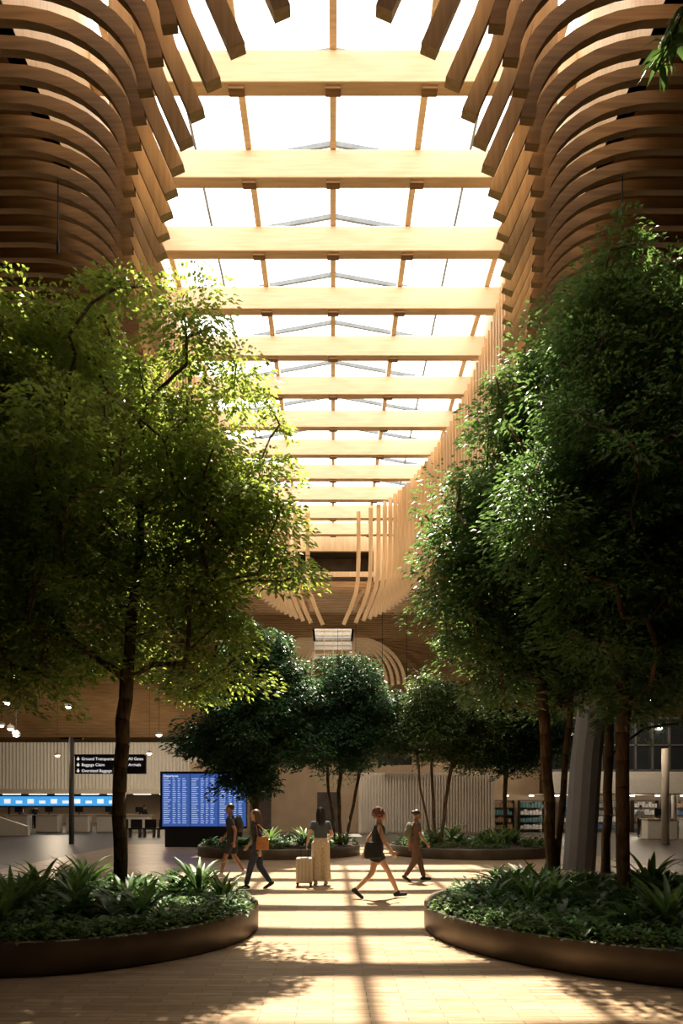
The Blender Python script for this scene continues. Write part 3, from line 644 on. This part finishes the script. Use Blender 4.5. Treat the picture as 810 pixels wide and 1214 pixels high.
mk('hanger',*boxes((2.8,2.83,39.04,39.07,4.5,e+11.2),(4.2,4.23,39.04,39.07,4.5,e+11.2)),M['dark'],loc=(4.3,39,3.7),parent=r)
cp=[((6.55,18.2,0),.42),((6.75,18.2,3.0),.40),((7.3,18.2,7.5),.34),((8.0,18.2,12.9),.3)]
o=mk('column',*rings([(c,V((rr,0,0)),V((0,rr,0))) for c,rr in cp]),M['greyc'],loc=(6.55,18.2,0),smooth=False); tag(o,'slightly leaning grey structural column','column')
tag(mk('trim_5',*box(12.2,31.5,37.6,38,2.35,3.55),M['white']),'white fascia band over the shop','fascia',kind=S)
wn=[];x=13.0
while x<31: wn.append(box(x,x+.1,38.0,38.12,3.55,6.6)); x+=.95
for z in (3.6,5.0,6.5): wn.append(box(12.2,31.5,38,38.12,z,z+.09))
tag(mk('window_1',*box(12.2,31.5,38.15,38.2,3.55,6.6),M['glass']),'upper dark glass windows','window',kind=S)
tag(mk('trim_6',*join(wn),M['greyc']),'grey mullions of the upper windows','mullion',kind=S)
tag(mk('wall_shop',*boxes((9.6,31.5,44,44.2,0,6.6),(12.2,31.5,38,44,2.3,2.36)),M['beige']),'shop interior wall and soffit','wall',kind=S)
for i in range(11):
    x=10.3+i*1.5
    o=mk('downlight',*cyl((x,40.6,2.22),(x,40.6,2.3),.13),M['lamp'],loc=(x,40.6,2.25)); tag(o,'round glowing ceiling downlight in the shop','downlight','shop downlights')
def shelf(x,y,cols):
    r=empty('display_shelf',(x,y,0)); tag(r,'dark shop shelving unit stocked with coloured goods','shelf','shop shelving units'); L=(x,y,0)
    mk('frame',*boxes((x-.8,x-.75,y,y+.4,0,2.0),(x+.75,x+.8,y,y+.4,0,2.0),*[(x-.75,x+.75,y,y+.4,z,z+.04) for z in (.15,.6,1.05,1.5,1.96)]),M['dark'],loc=L,parent=r)
    for z in (.19,.64,1.09,1.54):
        xx=x-.7; bs=[]
        while xx<x+.6: w=random.uniform(.08,.2); bs.append(box(xx,xx+w,y+.05,y+.3,z,z+random.uniform(.2,.36))); xx+=w+.03
        mk('goods',*join(bs),random.choice(cols),loc=L,parent=r)
gc=[mat('goods_blue',(.05,.10,.22),.5),mat('goods_white',(.5,.5,.5),.5),mat('goods_brown',(.25,.15,.08),.5),mat('goods_teal',(.06,.16,.18),.5),mat('goods_grey',(.15,.15,.15),.5)]
for x in (10.5,12.4,15.0,17.0,19.5,22.0): shelf(x,42.5,gc)
for i,(x,yv) in enumerate(((14.6,30.0),(20.0,40))):
    o=mk('round_column',*cyl((x,yv,0),(x,yv,6.5 if i else 4.2),.16),M['cream'],loc=(x,yv,0),smooth=True); tag(o,'slim round white column beside the shop','column')
for i in range(4): counter(15.5+i*1.9,17+i*1.9,34,1.0,'white service counter with a monitor')
# ------------------------------------------------------------------ pendant lamps (some hold an added point light to brighten the hall)
def pendant(x,y,z,zc,W=0):
    r=empty('pendant_lamp',(x,y,z)); tag(r,'small white pendant lamp on a thin cord','lamp','pendant lamps'); L=(x,y,z)
    mk('shade',*rings([((x,y,z),V((.2,0,0)),V((0,.2,0))),((x,y,z+.12),V((.17,0,0)),V((0,.17,0))),((x,y,z+.22),V((.05,0,0)),V((0,.05,0)))]),M['white'],loc=L,parent=r,smooth=True)
    mk('bulb',*ellip((x,y,z-.03),.13,.13,.07),M['lamp'],loc=L,parent=r,smooth=True)
    mk('cord',*cyl((x,y,z+.2),(x,y,zc),.012),M['dark'],loc=L,parent=r)
    if W:
        ld=bpy.data.lights.new('lamp','POINT'); ld.energy=W*.5; ld.color=(1,.80,.56); ld.shadow_soft_size=.2
        lo=bpy.data.objects.new('lamp_fill_light',ld); COL.objects.link(lo); lo.location=(0,0,-.35); lo.parent=r
for x,yv,z,W in ((-14.0,30,7.4,0),(-14.3,30,6.2,500),(-15.6,33,5.4,0),(-14.4,31,4.9,0),(-17.5,36,5.9,0),(-4.0,26,8.2,0),(-13.2,34,6.6,0),(-10.2,40,5.8,500),(-20.2,50,5.3,1300),(-8.6,42,6.5,0),(-14,52,5.6,1000),(13.0,30,6.3,600),(16.0,34,6.9,700),(12.5,36,5.4,0),(18.2,38,6.0,0),(9.5,40,6.6,500),(1.2,36,6.9,600),(0.3,43,8.6,700),(14,52,8.0,400)):  # wattages add fill for the dim hall; pendant by the distant arches added too
    pendant(x,yv,z,e+11.05 if yv<50 else e+10.0,W)
for x in (14,18,22):
    ld=bpy.data.lights.new('shop','POINT'); ld.energy=90; ld.color=(1,.86,.68); ld.shadow_soft_size=.3
    lo=bpy.data.objects.new('shop_light',ld); COL.objects.link(lo); lo.location=(x,40.4,2.05)
for x,yv in ((-4.85,12.03),(5.1,12.03)):
    o=mk('hanging_cable',*join([cyl((x,yv,e+11.1),(x,yv,e+9.9),.012),cyl((x,yv,e+9.7),(x,yv,e+9.9),.03)]),M['dark'],loc=(x,yv,e+9.9)); tag(o,'thin dark cable hanging from the ceiling ribs','cable','hanging cables')
# ------------------------------------------------------------------ light
w=bpy.data.worlds.new('sky'); bpy.context.scene.world=w; w.use_nodes=True
bg=w.node_tree.nodes['Background']; bg.inputs[0].default_value=(1,.965,.90,1); bg.inputs[1].default_value=4.8
sd=bpy.data.lights.new('sun','SUN'); sd.energy=19; sd.color=(1,.88,.70); sd.angle=math.radians(.6)
so=bpy.data.objects.new('sun',sd); COL.objects.link(so); 
el=math.radians(62); az=math.radians(-2)
d=V((math.sin(az)*math.cos(el),math.cos(el),math.sin(el)))
so.rotation_euler=d.to_track_quat('Z','Y').to_euler(); so.location=(0,20,30)
bpy.context.scene.view_settings.view_transform='Standard'
# ------------------------------------------------------------------ camera
cam=bpy.data.cameras.new('camera'); co=bpy.data.objects.new('camera',cam); COL.objects.link(co)
cam.lens=24; cam.sensor_width=36; cam.sensor_fit='AUTO'; cam.shift_y=.285; cam.shift_x=.0082; cam.clip_end=200
co.location=(0,0,EYE); co.rotation_euler=(math.pi/2,0,0); bpy.context.scene.camera=co
